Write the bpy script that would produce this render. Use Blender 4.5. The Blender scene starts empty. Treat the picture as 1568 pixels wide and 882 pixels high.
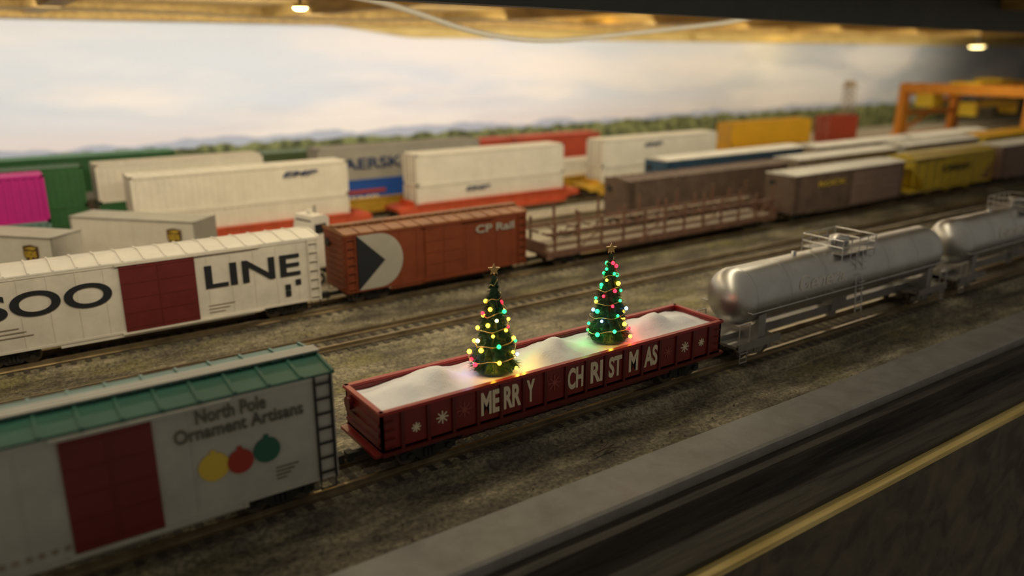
import bpy, bmesh, math, random
from mathutils import Vector, Matrix
random.seed(7)
S = bpy.context.scene
COL = S.collection

# ---------------------------------------------------------------- materials
def mat(name, col, rough=.55, metal=0.0, var=.15, vscale=6.0, bump=0.0, bscale=60.0, emit=None, estr=0.0, spec=None, col2=None, sss=0, coat=0):
    m = bpy.data.materials.new(name); m.use_nodes = True
    nt = m.node_tree; b = nt.nodes['Principled BSDF']
    b.inputs['Roughness'].default_value = rough
    b.inputs['Metallic'].default_value = metal
    if spec is not None: b.inputs['Specular IOR Level'].default_value = spec
    if coat: b.inputs['Coat Weight'].default_value = coat
    if sss:
        b.inputs['Subsurface Weight'].default_value = sss
        b.inputs['Subsurface Radius'].default_value = (.03, .03, .03)
        b.inputs['Subsurface Scale'].default_value = .5
    tc = nt.nodes.new('ShaderNodeTexCoord')
    n = nt.nodes.new('ShaderNodeTexNoise'); n.inputs['Scale'].default_value = vscale; n.inputs['Detail'].default_value = 6; n.inputs['Roughness'].default_value = .65
    nt.links.new(tc.outputs['Object'], n.inputs['Vector'])
    r = nt.nodes.new('ShaderNodeValToRGB')
    c2 = col2 if col2 else tuple(max(0, c*(1-2*var)) for c in col)
    c1 = col if col2 else tuple(min(1, c*(1+var*.5)) for c in col)
    r.color_ramp.elements[0].position = .32; r.color_ramp.elements[0].color = (*c2, 1)
    r.color_ramp.elements[1].position = .62; r.color_ramp.elements[1].color = (*c1, 1)
    nt.links.new(n.outputs['Fac'], r.inputs['Fac'])
    nt.links.new(r.outputs['Color'], b.inputs['Base Color'])
    if bump:
        n2 = nt.nodes.new('ShaderNodeTexNoise'); n2.inputs['Scale'].default_value = bscale; n2.inputs['Detail'].default_value = 8
        nt.links.new(tc.outputs['Object'], n2.inputs['Vector'])
        bp = nt.nodes.new('ShaderNodeBump'); bp.inputs['Strength'].default_value = bump; bp.inputs['Distance'].default_value = .02
        nt.links.new(n2.outputs['Fac'], bp.inputs['Height']); nt.links.new(bp.outputs['Normal'], b.inputs['Normal'])
    if emit:
        b.inputs['Emission Color'].default_value = (*emit, 1); b.inputs['Emission Strength'].default_value = estr
    return m

M = {}
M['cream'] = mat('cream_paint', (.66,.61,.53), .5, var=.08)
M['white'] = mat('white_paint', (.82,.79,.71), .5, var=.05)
M['offwhite'] = mat('offwhite_roof', (.72,.70,.64), .55, var=.08)
M['black'] = mat('black_lettering', (.012,.014,.02), .5, var=.05)
M['darkblue'] = mat('navy_lettering', (.01,.03,.12), .5, var=.05)
M['soodoor'] = mat('maroon_door', (.125,.012,.012), .5, var=.1)
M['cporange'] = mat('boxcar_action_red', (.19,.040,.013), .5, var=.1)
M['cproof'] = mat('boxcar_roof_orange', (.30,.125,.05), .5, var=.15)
M['cpgrey'] = mat('logo_grey', (.36,.34,.29), .5, var=.05)
M['boxgrey'] = mat('boxcar_grey_side', (.48,.47,.40), .45, var=.08)
M['greenroof'] = mat('green_roof', (.018,.10,.072), .32, var=.1)
M['reddoor'] = mat('red_door', (.15,.010,.010), .5, var=.05)
M['textgreen'] = mat('olive_lettering', (.11,.12,.08), .5, var=.2)
M['ornyellow'] = mat('ornament_yellow', (.68,.48,.05), .5, var=.03)
M['ornred'] = mat('ornament_red', (.36,.03,.012), .5, var=.03)
M['orngreen'] = mat('ornament_green', (.015,.11,.065), .5, var=.03)
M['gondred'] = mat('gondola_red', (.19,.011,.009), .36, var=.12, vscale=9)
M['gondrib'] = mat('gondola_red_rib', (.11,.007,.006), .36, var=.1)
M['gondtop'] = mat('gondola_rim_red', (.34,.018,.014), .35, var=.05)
M['letter'] = mat('cream_lettering', (.80,.68,.47), .5, var=.05)
M['faint'] = mat('faint_print', (.30,.06,.04), .5, var=.05)
M['snow'] = mat('snow', (.86,.86,.88), .5, var=.02, bump=.2, bscale=110, sss=.15)
M['silver'] = mat('silver_tank', (.60,.59,.57), .33, .88, var=.08, vscale=4)
M['silver2'] = mat('silver_lettering', (.66,.62,.54), .5, .2, var=.05)
M['silverd'] = mat('silver_frame', (.38,.37,.35), .38, .7, var=.15)
M['under'] = mat('underframe_black', (.02,.018,.016), .6, var=.2)
M['wheel'] = mat('wheel_steel', (.18,.15,.12), .4, .7, var=.2)
M['rail'] = mat('rail_steel', (.46,.38,.26), .34, .88, var=.2)
M['tie'] = mat('tie_wood', (.085,.068,.052), .85, var=.3, vscale=15)
M['ballast'] = mat('ballast', (.24,.21,.15), .95, col2=(.07,.058,.04), vscale=45, bump=1.0, bscale=70)
M['well'] = mat('wellcar_red', (.62,.10,.04), .45, var=.12)
M['welly'] = mat('wellcar_yellow', (.70,.42,.05), .45, var=.12)
M['magenta'] = mat('magenta_paint', (.55,.01,.27), .5, var=.05)
M['teal'] = mat('teal_paint', (.16,.30,.28), .5, var=.08)
M['dkgreen'] = mat('dark_green_paint', (.035,.15,.05), .5, var=.08)
M['olive'] = mat('olive_green_paint', (.09,.14,.06), .5, var=.08)
M['grey'] = mat('container_grey', (.38,.37,.33), .5, var=.06)
M['blue'] = mat('container_blue', (.02,.10,.46), .5, var=.05)
M['redc'] = mat('container_red', (.45,.07,.03), .5, var=.1)
M['yellow'] = mat('hopper_yellow', (.62,.46,.04), .45, var=.1)
M['orangey'] = mat('container_orange_yellow', (.80,.45,.02), .5, var=.06)
M['brown'] = mat('freight_brown', (.15,.10,.075), .6, var=.2)
M['rust'] = mat('rusty_rack', (.17,.085,.055), .6, var=.25, vscale=12)
M['mauve'] = mat('freight_mauve', (.27,.18,.15), .6, var=.1)
M['tan'] = mat('weathered_tan', (.30,.24,.17), .6, var=.15)
M['navy'] = mat('boxcar_blue', (.04,.10,.18), .5, var=.1)
M['crane'] = mat('crane_orange', (.92,.36,.03), .5, var=.08)
M['craney'] = mat('crane_yellow', (.92,.66,.04), .5, var=.08)
M['upsbrown'] = mat('shield_brown', (.10,.045,.02), .5, var=.05)
M['glass'] = mat('dark_glass', (.02,.03,.035), .1, var=.05)
M['tyre'] = mat('tyre_rubber', (.015,.015,.015), .8, var=.1)
M['edge'] = mat('edge_board_grey', (.27,.26,.24), .42, col2=(.20,.19,.17), vscale=8, bump=.10, bscale=18)
M['fir'] = mat('fir_green', (.018,.07,.026), .5, var=.3, vscale=30)
M['gold'] = mat('gold_star', (.65,.42,.15), .3, .9, var=.05)
M['wire'] = mat('gold_wire', (.62,.48,.18), .3, .8, var=.05)
M['cable'] = mat('white_cable', (.92,.89,.80), .5, var=.03)
M['upperfascia'] = mat('dark_fascia_paint', (.06,.063,.055), .6, var=.1)
M['twig'] = mat('twig_bark', (.12,.08,.05), .8, var=.2)

def wood(name, c1, c2, scale=(1,14,14), bump=.3, rough=.7):
    m = bpy.data.materials.new(name); m.use_nodes = True
    nt = m.node_tree; b = nt.nodes['Principled BSDF']; b.inputs['Roughness'].default_value = rough
    tc = nt.nodes.new('ShaderNodeTexCoord'); mp = nt.nodes.new('ShaderNodeMapping'); mp.inputs['Scale'].default_value = scale
    n = nt.nodes.new('ShaderNodeTexNoise'); n.inputs['Scale'].default_value = 2.2; n.inputs['Detail'].default_value = 9; n.inputs['Distortion'].default_value = .6
    r = nt.nodes.new('ShaderNodeValToRGB')
    r.color_ramp.elements[0].position=.33; r.color_ramp.elements[1].position=.68
    r.color_ramp.elements[0].color=(*c1,1); r.color_ramp.elements[1].color=(*c2,1)
    nt.links.new(tc.outputs['Object'], mp.inputs['Vector']); nt.links.new(mp.outputs['Vector'], n.inputs['Vector'])
    nt.links.new(n.outputs['Fac'], r.inputs['Fac']); nt.links.new(r.outputs['Color'], b.inputs['Base Color'])
    bp = nt.nodes.new('ShaderNodeBump'); bp.inputs['Strength'].default_value=bump; bp.inputs['Distance'].default_value=.02
    nt.links.new(n.outputs['Fac'], bp.inputs['Height']); nt.links.new(bp.outputs['Normal'], b.inputs['Normal'])
    return m
M['ledge'] = wood('dark_plank', (.022,.018,.013), (.070,.060,.044))
M['panel'] = wood('brown_hardboard', (.055,.042,.027), (.13,.105,.068), scale=(3,3,3), bump=.5)
M['paneledge'] = wood('raw_plywood_edge', (.50,.36,.10), (.80,.62,.24))
M['ceilwood'] = wood('deck_underside_wood', (.36,.22,.05), (.60,.41,.11), scale=(8,1,8))
M['joist'] = wood('joist_wood', (.28,.17,.04), (.50,.33,.09), scale=(8,1,8))

# ---------------------------------------------------------------- mesh builder
class MB:
    def __init__(s): s.v=[]; s.f=[]; s.m=[]; s.sm=[]; s.mats=[]
    def mi(s, mt):
        if mt not in s.mats: s.mats.append(mt)
        return s.mats.index(mt)
    def add(s, vs, fs, mt, smooth=False):
        o=len(s.v); s.v += [tuple(v) for v in vs]; k=s.mi(mt)
        for f in fs: s.f.append([i+o for i in f]); s.m.append(k); s.sm.append(smooth)
    def box(s,x0,x1,y0,y1,z0,z1,mt):
        s.add([(x0,y0,z0),(x1,y0,z0),(x1,y1,z0),(x0,y1,z0),(x0,y0,z1),(x1,y0,z1),(x1,y1,z1),(x0,y1,z1)],
              [(0,3,2,1),(4,5,6,7),(0,1,5,4),(1,2,6,5),(2,3,7,6),(3,0,4,7)], mt)
    def prism_y(s,poly,y0,y1,mt):
        n=len(poly); vs=[(x,y0,z) for x,z in poly]+[(x,y1,z) for x,z in poly]
        s.add(vs,[tuple(range(n)),tuple(range(2*n-1,n-1,-1))]+[(i,(i+1)%n,n+(i+1)%n,n+i) for i in range(n)],mt)
    def prism_x(s,poly,x0,x1,mt):
        n=len(poly); vs=[(x0,y,z) for y,z in poly]+[(x1,y,z) for y,z in poly]
        s.add(vs,[tuple(range(n)),tuple(range(2*n-1,n-1,-1))]+[(i,(i+1)%n,n+(i+1)%n,n+i) for i in range(n)],mt)
    def cyl(s,p0,p1,r,mt,n=10,r2=None,smooth=True):
        p0=Vector(p0);p1=Vector(p1);d=(p1-p0); L=d.length
        if L<1e-9: return
        d/=L; a=Vector((0,0,1)) if abs(d.z)<.9 else Vector((1,0,0)); u=d.cross(a).normalized(); w=d.cross(u)
        if r2 is None: r2=r
        vs=[]
        for i in range(n):
            t=2*math.pi*i/n; vs.append(p0+(u*math.cos(t)+w*math.sin(t))*r)
        for i in range(n):
            t=2*math.pi*i/n; vs.append(p1+(u*math.cos(t)+w*math.sin(t))*r2)
        s.add(vs,[(i,(i+1)%n,n+(i+1)%n,n+i) for i in range(n)],mt,smooth)
        s.add(vs,[tuple(range(n)),tuple(range(2*n-1,n-1,-1))],mt)
    def lathe_x(s,prof,yc,zc,mt,n=32):
        vs=[];fs=[]
        for (x,r) in prof:
            for i in range(n):
                t=2*math.pi*i/n; vs.append((x,yc+r*math.cos(t),zc+r*math.sin(t)))
        for j in range(len(prof)-1):
            for i in range(n): fs.append((j*n+i,j*n+(i+1)%n,(j+1)*n+(i+1)%n,(j+1)*n+i))
        s.add(vs,fs,mt,True)
    def lathe_z(s,prof,xc,yc,mt,n=24):
        vs=[];fs=[]
        for (r,z) in prof:
            for i in range(n):
                t=2*math.pi*i/n; vs.append((xc+r*math.cos(t),yc+r*math.sin(t),z))
        for j in range(len(prof)-1):
            for i in range(n): fs.append((j*n+i,j*n+(i+1)%n,(j+1)*n+(i+1)%n,(j+1)*n+i))
        s.add(vs,fs,mt,True)
    def sphere(s,c,r,mt,n=10,m=6):
        prof=[(r*math.sin(math.pi*j/m)+1e-5, c[2]+r*math.cos(math.pi*j/m)) for j in range(m+1)]
        s.lathe_z(prof,c[0],c[1],mt,n)
    def disc_y(s,xc,zc,r,y,mt,n=28,th=.002,sx=1):
        s.prism_y([(xc+sx*r*math.cos(2*math.pi*i/n),zc+r*math.sin(2*math.pi*i/n)) for i in range(n)],y-th,y,mt)
    def build(s,name,parent=None,loc=(0,0,0),rotz=0,recalc=True):
        me=bpy.data.meshes.new(name); me.from_pydata(s.v,[],s.f)
        for mt in s.mats: me.materials.append(M[mt] if isinstance(mt,str) else mt)
        for p,k,sm in zip(me.polygons,s.m,s.sm): p.material_index=k; p.use_smooth=sm
        me.update()
        if recalc:
            bm=bmesh.new(); bm.from_mesh(me); bmesh.ops.recalc_face_normals(bm,faces=bm.faces); bm.to_mesh(me); bm.free()
        ob=bpy.data.objects.new(name,me); COL.objects.link(ob); ob.location=loc; ob.rotation_euler=(0,0,rotz)
        if parent: ob.parent=parent
        return ob

def empty(name,loc=(0,0,0),rotz=0):
    e=bpy.data.objects.new(name,None); e.empty_display_size=.1; COL.objects.link(e); e.location=loc; e.rotation_euler=(0,0,rotz); return e

def text_fit(name,body,x0,x1,z0,z1,y,mt,parent,bold=.02,slant=0):
    cu=bpy.data.curves.new(name+'_c','FONT'); cu.body=body; cu.offset=bold; cu.extrude=.02; cu.shear=slant
    ob=bpy.data.objects.new(name+'_t',cu); COL.objects.link(ob)
    bpy.context.view_layer.update()
    dg=bpy.context.evaluated_depsgraph_get()
    me=bpy.data.meshes.new_from_object(ob.evaluated_get(dg))
    bpy.data.objects.remove(ob)
    xs=[v.co.x for v in me.vertices]; ys=[v.co.y for v in me.vertices]
    ax,bx,ay,by=min(xs),max(xs),min(ys),max(ys)
    for v in me.vertices:
        x=x0+(v.co.x-ax)/(bx-ax)*(x1-x0); z=z0+(v.co.y-ay)/(by-ay)*(z1-z0)
        v.co=(x, y-.0015-(.0015 if v.co.z>0 else -.0015), z)
    me.materials.clear(); me.materials.append(M[mt])
    o=bpy.data.objects.new(name,me); COL.objects.link(o); o.parent=parent
    return o

# ---------------------------------------------------------------- car parts
RT=.05
def truck(mb,x,mt='under',wm='wheel'):
    for sy in (-1,1):
        y0=sy*.118
        mb.prism_y([(x-.12,.082),(x-.12,.112),(x-.05,.122),(x-.035,.14),(x+.035,.14),(x+.05,.122),(x+.12,.112),(x+.12,.082),(x+.06,.088),(x+.035,.068),(x-.035,.068),(x-.06,.088)],min(y0,y0-sy*.018),max(y0,y0-sy*.018),mt)
        for dx in (-.085,.085):
            mb.cyl((x+dx,sy*.076,RT+.047),(x+dx,sy*.092,RT+.047),.047,wm,16)
            mb.cyl((x+dx,sy*.11,RT+.047),(x+dx,sy*.13,RT+.047),.014,mt,8)
        for dx in (-.018,0,.018): mb.cyl((x+dx,sy*.121,.08),(x+dx,sy*.121,.115),.008,mt,6)
    for dx in (-.085,.085): mb.cyl((x+dx,-.09,RT+.047),(x+dx,.09,RT+.047),.008,wm,6)
    mb.box(x-.025,x+.025,-.11,.11,.09,.125,mt)
def couplers(mb,L,gap=.085,z=.1,mt='under'):
    for sx in (-1,1):
        a=sx*(L/2-.06); b=sx*(L/2+gap-.03)
        mb.box(min(a,b),max(a,b),-.011,.011,z,z+.022,mt)
        c=sx*(L/2+gap-.003)
        mb.box(min(b,c),max(b,c),-.022,.016,z-.006,z+.03,mt)
        mb.cyl((b,.02,z-.03),(b+sx*.015,.02,z+.0),.004,mt,5)
def ladder(mb,x0,x1,y,z0,z1,n,mt,out=-1):
    t=.006
    for x in (x0,x1): mb.box(x-t/2,x+t/2,min(y,y+out*.012),max(y,y+out*.012),z0,z1,mt)
    for i in range(n):
        z=z0+(z1-z0)*(i+.5)/n; mb.box(x0,x1,min(y+out*.006,y+out*.013),max(y+out*.006,y+out*.013),z-.003,z+.003,mt)

def boxcar(xc,yc,L,side,roof,door=None,doorx=None,z0=.14,z1=.54,end=None,walk=True,seam=.11,name='boxcar',lad=None,roofrib=None,walkmt=None):
    e=empty(name,(xc,yc,0)); mb=MB(); W=.16; end=end or side; lad=lad or side; roofrib=roofrib or roof; walkmt=walkmt or roof
    h=L/2
    mb.box(-h,h,-W,W,z0,z1,side)
    for sy in (-1,1):
        y=sy*W; mb.box(-h,h,min(y,y+sy*.004),max(y,y+sy*.004),z1-.014,z1,side)
        mb.box(-h,h,min(y,y+sy*.004),max(y,y+sy*.004),z0,z0+.012,side)
        mb.box(-h*.55,h*.55,min(y-sy*.004,y),max(y-sy*.004,y),z0-.02,z0,side)
        n=int(L/seam)
        for i in range(n+1):
            x=-h+.004+(L-.008)*i/n
            if doorx and doorx[0]-.02<x<doorx[1]+.02: continue
            mb.box(x-.003,x+.003,min(y,y+sy*.0025),max(y,y+sy*.0025),z0,z1,side)
        if doorx:
            a,b=doorx
            mb.box(a,b,min(y,y+sy*.010),max(y,y+sy*.010),z0+.008,z1-.012,door)
            for k in range(5):
                zz=z0+.03+(z1-z0-.06)*k/4; mb.box(a+.008,b-.008,min(y,y+sy*.0125),max(y,y+sy*.0125),zz-.002,zz+.002,door)
            mb.box((a+b)/2-.003,(a+b)/2+.003,min(y,y+sy*.013),max(y,y+sy*.013),z0+.01,z1-.014,door)
            mb.box(a-.02,b+(b-a)*.95,min(y,y+sy*.016),max(y,y+sy*.016),z1-.012,z1-.002,side)
            mb.box(a-.02,b+(b-a)*.95,min(y,y+sy*.016),max(y,y+sy*.016),z0-.004,z0+.006,side)
        ladder(mb,h-.07,h-.012,y,z0,z1,7,lad,sy); ladder(mb,-h+.012,-h+.07,y,z0,z1,7,lad,sy)
        for sx in (-1,1):
            xx=sx*(h-.04); mb.box(xx-.03,xx-.026,y-.002,y+.002,z0-.04,z0,'under'); mb.box(xx+.026,xx+.03,y-.002,y+.002,z0-.04,z0,'under'); mb.box(xx-.03,xx+.03,y-.002,y+.002,z0-.044,z0-.04,'under')
    for sx in (-1,1):
        for k in range(9):
            zz=z0+.03+(z1-z0-.05)*k/8; a=sx*h; b=sx*(h+.007)
            mb.box(min(a,b),max(a,b),-W+.015,W-.015,zz-.008,zz+.008,end)
        a=sx*(h+.004); b=sx*(h+.018)
        mb.cyl((a,.08,z1-.08),(b,.08,z1-.08),.03,'under',14)
    R=[(-W-.006,z1),(W+.006,z1),(W+.006,z1+.008),(0,z1+.028),(-W-.006,z1+.008)]
    mb.prism_x(R,-h-.006,h+.006,roof)
    R2=[(-W-.008,z1+.006),(-W-.008,z1+.014),(0,z1+.034),(W+.008,z1+.014),(W+.008,z1+.006),(0,z1+.026)]
    n=int(L/.105)
    for i in range(n+1):
        x=-h+L*i/n; mb.prism_x(R2,x-.005,x+.005,roofrib)
    if walk:
        for yy in (-.026,-.004,.018): mb.box(-h-.01,h+.01,yy,yy+.018,z1+.036,z1+.042,walkmt)
        for i in range(n): x=-h+.05+(L-.1)*i/(n-1); mb.box(x-.004,x+.004,-.03,.04,z1+.026,z1+.036,roof)
    mb.box(-h+.02,h-.02,-.03,.03,.108,z0,'under')
    for k in range(6): x=-h+.12+(L-.24)*k/5; mb.box(x-.008,x+.008,-W+.01,W-.01,z0-.018,z0,'under')
    mb.cyl((-.1,-.08,.115),(.06,-.08,.115),.022,'under',10); mb.box(.1,.16,-.11,-.06,.095,.135,'under')
    for sx in (-1,1): truck(mb,sx*(h-.2))
    couplers(mb,L)
    mb.build('body',e)
    return e

def hopper(xc,yc,L,side,roof):
    e=empty('covered_hopper_car',(xc,yc,0)); mb=MB(); h=L/2; W=.155
    mb.prism_y([(-h,.51),(-h,.40),(-h+.26,.17),(h-.26,.17),(h,.40),(h,.51)],-W,W,side)
    mb.box(-h,h,-.15,.15,.135,.155,side)
    for sy in (-1,1):
        y=sy*W
        for i in range(11):
            x=-h+.01+(L-.02)*i/10; zb=.17+max(0,(abs(x)-(h-.26))/.26*.23)
            mb.box(x-.006,x+.006,min(y,y+sy*.012),max(y,y+sy*.012),zb,.51,side)
        mb.box(-h,h,min(y,y+sy*.014),max(y,y+sy*.014),.495,.515,side)
        mb.box(-h,h,min(y,y+sy*.01),max(y,y+sy*.01),.14,.165,side)
        for sx in (-1,1): mb.box(sx*(h-.006)-.006,sx*(h-.006)+.006,y-.006,y+.006,.15,.45,side)
    mb.prism_x([(-W-.01,.51),(W+.01,.51),(W*.6,.536),(-W*.6,.536)],-h-.005,h+.005,roof)
    mb.box(-h+.05,h-.05,-.03,.03,.536,.552,roof)
    for sy in (-1,1): mb.box(-h,h,sy*.075-.012,sy*.075+.012,.542,.548,roof)
    for k in (-1,0,1):
        x=k*L*.24; mb.prism_y([(x-.15,.17),(x+.15,.17),(x+.04,.085),(x-.04,.085)],-.1,.1,side)
    for sx in (-1,1): truck(mb,sx*(h-.16))
    couplers(mb,L); mb.build('body',e); return e

HC=.295
def container(x0,x1,yn,z0,mt,h=None,w=.28,name='shipping_container',rib=.05):
    h=h or HC
    xc=(x0+x1)/2; yc=yn+w/2; L=x1-x0; mb=MB(); H=L/2; W=w/2
    mb.box(-H+.006,H-.006,-W+.006,W-.006,.006,h-.004,mt)
    for sx in (-1,1):
        for sy in (-1,1): mb.box(min(sx*H,sx*(H-.02)),max(sx*H,sx*(H-.02)),min(sy*W,sy*(W-.02)),max(sy*W,sy*(W-.02)),0,h,mt)
    for sy in (-1,1):
        a=sy*W;b=sy*(W-.012)
        mb.box(-H,H,min(a,b),max(a,b),0,.016,mt); mb.box(-H,H,min(a,b),max(a,b),h-.016,h,mt)
        n=int(L/rib)
        for i in range(1,n): x=-H+L*i/n; mb.box(x-.008,x+.008,min(a*.99,b),max(a*.99,b),.014,h-.014,mt)
    for sx in (-1,1):
        a=sx*H; b=sx*(H-.01)
        mb.box(min(a,b),max(a,b),-W,W,0,.016,mt); mb.box(min(a,b),max(a,b),-W,W,h-.016,h,mt)
        mb.box(min(a,b),max(a,b),-.003,.003,0,h,mt)
        for yy in (-.09,-.04,.04,.09): mb.cyl((sx*(H-.004),yy,.01),(sx*(H-.004),yy,h-.01),.004,'grey',6)
    n=int(L/.09)
    for i in range(1,n): x=-H+L*i/n; mb.box(x-.006,x+.006,-W+.01,W-.01,h-.004,h,mt)
    e=empty(name,(xc,yc,z0)); mb.build('box_body',e); return e

def wellcar(x0,x1,yn,mt,name='well_car'):
    xc=(x0+x1)/2; yc=yn+.14; H=(x1-x0)/2+.015; E=H+.17; e=empty(name,(xc,yc,0)); mb=MB(); W=.145
    mb.box(-H,H,-W,W,.066,.09,mt)
    for sy in (-1,1):
        a=sy*W; b=sy*(W+.02)
        mb.prism_y([(-E,.13),(-E,.175),(-H-.02,.19),(-H+.1,.215),(H-.1,.215),(H+.02,.19),(E,.175),(E,.13),(H+.03,.12),(H-.05,.066),(-H+.05,.066),(-H-.03,.12)],min(a,b),max(a,b),mt)
        n=int(2*H/.16)
        for i in range(n+1):
            x=-H+.06+(2*H-.12)*i/n; c=sy*(W+.03); mb.box(x-.007,x+.007,min(b,c),max(b,c),.08,.21,mt)
        c=sy*(W+.032); mb.box(-H+.02,H-.02,min(b,c),max(b,c),.2,.215,mt); mb.box(-H+.04,H-.04,min(b,c),max(b,c),.075,.088,mt)
    for sx in (-1,1):
        a=sx*H; b=sx*E
        mb.box(min(a,b),max(a,b),-W,W,.15,.18,mt)
        mb.box(min(a,a+sx*.01),max(a,a+sx*.01),-W,W,.09,.24,mt)
        truck(mb,sx*(E-.13))
    mb.build('frame',e); return e

# ---------------------------------------------------------------- ROOM
def ground_material():
    m=bpy.data.materials.new('layout_dirt'); m.use_nodes=True; nt=m.node_tree; b=nt.nodes['Principled BSDF']; b.inputs['Roughness'].default_value=.9
    L=nt.links.new; N=nt.nodes.new
    ge=N('ShaderNodeNewGeometry')
    P=ge.outputs['Position']
    n=N('ShaderNodeTexNoise'); n.inputs['Scale'].default_value=2.6; n.inputs['Detail'].default_value=10; n.inputs['Roughness'].default_value=.72
    mp=N('ShaderNodeMapping'); mp.inputs['Scale'].default_value=(.6,1.7,1); L(P,mp.inputs['Vector']); L(mp.outputs['Vector'],n.inputs['Vector'])
    r=N('ShaderNodeValToRGB'); cr=r.color_ramp
    cr.elements[0].position=.32; cr.elements[0].color=(.055,.047,.035,1)
    cr.elements[1].position=.68; cr.elements[1].color=(.52,.45,.32,1)
    e=cr.elements.new(.46); e.color=(.15,.128,.090,1)
    e=cr.elements.new(.56); e.color=(.30,.26,.17,1)
    L(n.outputs['Fac'],r.inputs['Fac'])
    ng=N('ShaderNodeTexNoise'); ng.inputs['Scale'].default_value=1.7; ng.inputs['Detail'].default_value=8; ng.inputs['Roughness'].default_value=.7
    mg=N('ShaderNodeMapping'); mg.inputs['Location'].default_value=(4,9,2); mg.inputs['Scale'].default_value=(.8,1.6,1); L(P,mg.inputs['Vector']); L(mg.outputs['Vector'],ng.inputs['Vector'])
    rg=N('ShaderNodeMapRange'); rg.inputs['From Min'].default_value=.53; rg.inputs['From Max'].default_value=.66; rg.inputs['To Max'].default_value=.6; L(ng.outputs['Fac'],rg.inputs['Value'])
    xg=N('ShaderNodeMix'); xg.data_type='RGBA'; L(rg.outputs['Result'],xg.inputs['Factor']); L(r.outputs['Color'],xg.inputs['A']); xg.inputs['B'].default_value=(.29,.26,.09,1)
    sp=N('ShaderNodeSeparateXYZ'); L(P,sp.inputs['Vector'])
    n3=N('ShaderNodeTexNoise'); n3.inputs['Scale'].default_value=4; L(P,n3.inputs['Vector'])
    mm=N('ShaderNodeMath'); mm.operation='MULTIPLY_ADD'; mm.inputs[1].default_value=.35; L(n3.outputs['Fac'],mm.inputs[0]); L(sp.outputs['Y'],mm.inputs[2])
    mr=N('ShaderNodeMapRange'); mr.inputs['From Min'].default_value=5.2; mr.inputs['From Max'].default_value=5.35; L(mm.outputs[0],mr.inputs['Value'])
    mx=N('ShaderNodeMix'); mx.data_type='RGBA'; L(mr.outputs['Result'],mx.inputs['Factor']); L(xg.outputs['Result'],mx.inputs['A'])
    n4=N('ShaderNodeTexNoise'); n4.inputs['Scale'].default_value=3; n4.inputs['Detail'].default_value=6; L(P,n4.inputs['Vector'])
    r4=N('ShaderNodeValToRGB'); r4.color_ramp.elements[0].color=(.36,.31,.22,1); r4.color_ramp.elements[1].color=(.62,.56,.44,1); L(n4.outputs['Fac'],r4.inputs['Fac'])
    L(r4.outputs['Color'],mx.inputs['B'])
    n5=N('ShaderNodeTexNoise'); n5.inputs['Scale'].default_value=60; n5.inputs['Detail'].default_value=4; L(P,n5.inputs['Vector'])
    r5=N('ShaderNodeValToRGB'); r5.color_ramp.elements[0].position=.35; r5.color_ramp.elements[0].color=(.5,.5,.5,1); r5.color_ramp.elements[1].position=.65; r5.color_ramp.elements[1].color=(1.2,1.2,1.2,1); L(n5.outputs['Fac'],r5.inputs['Fac'])
    m2=N('ShaderNodeMix'); m2.data_type='RGBA'; m2.blend_type='MULTIPLY'; m2.inputs['Factor'].default_value=1; L(mx.outputs['Result'],m2.inputs['A']); L(r5.outputs['Color'],m2.inputs['B'])
    L(m2.outputs['Result'],b.inputs['Base Color'])
    bp=N('ShaderNodeBump'); bp.inputs['Strength'].default_value=.8; bp.inputs['Distance'].default_value=.02; L(n5.outputs['Fac'],bp.inputs['Height']); L(bp.outputs['Normal'],b.inputs['Normal'])
    return m
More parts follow.
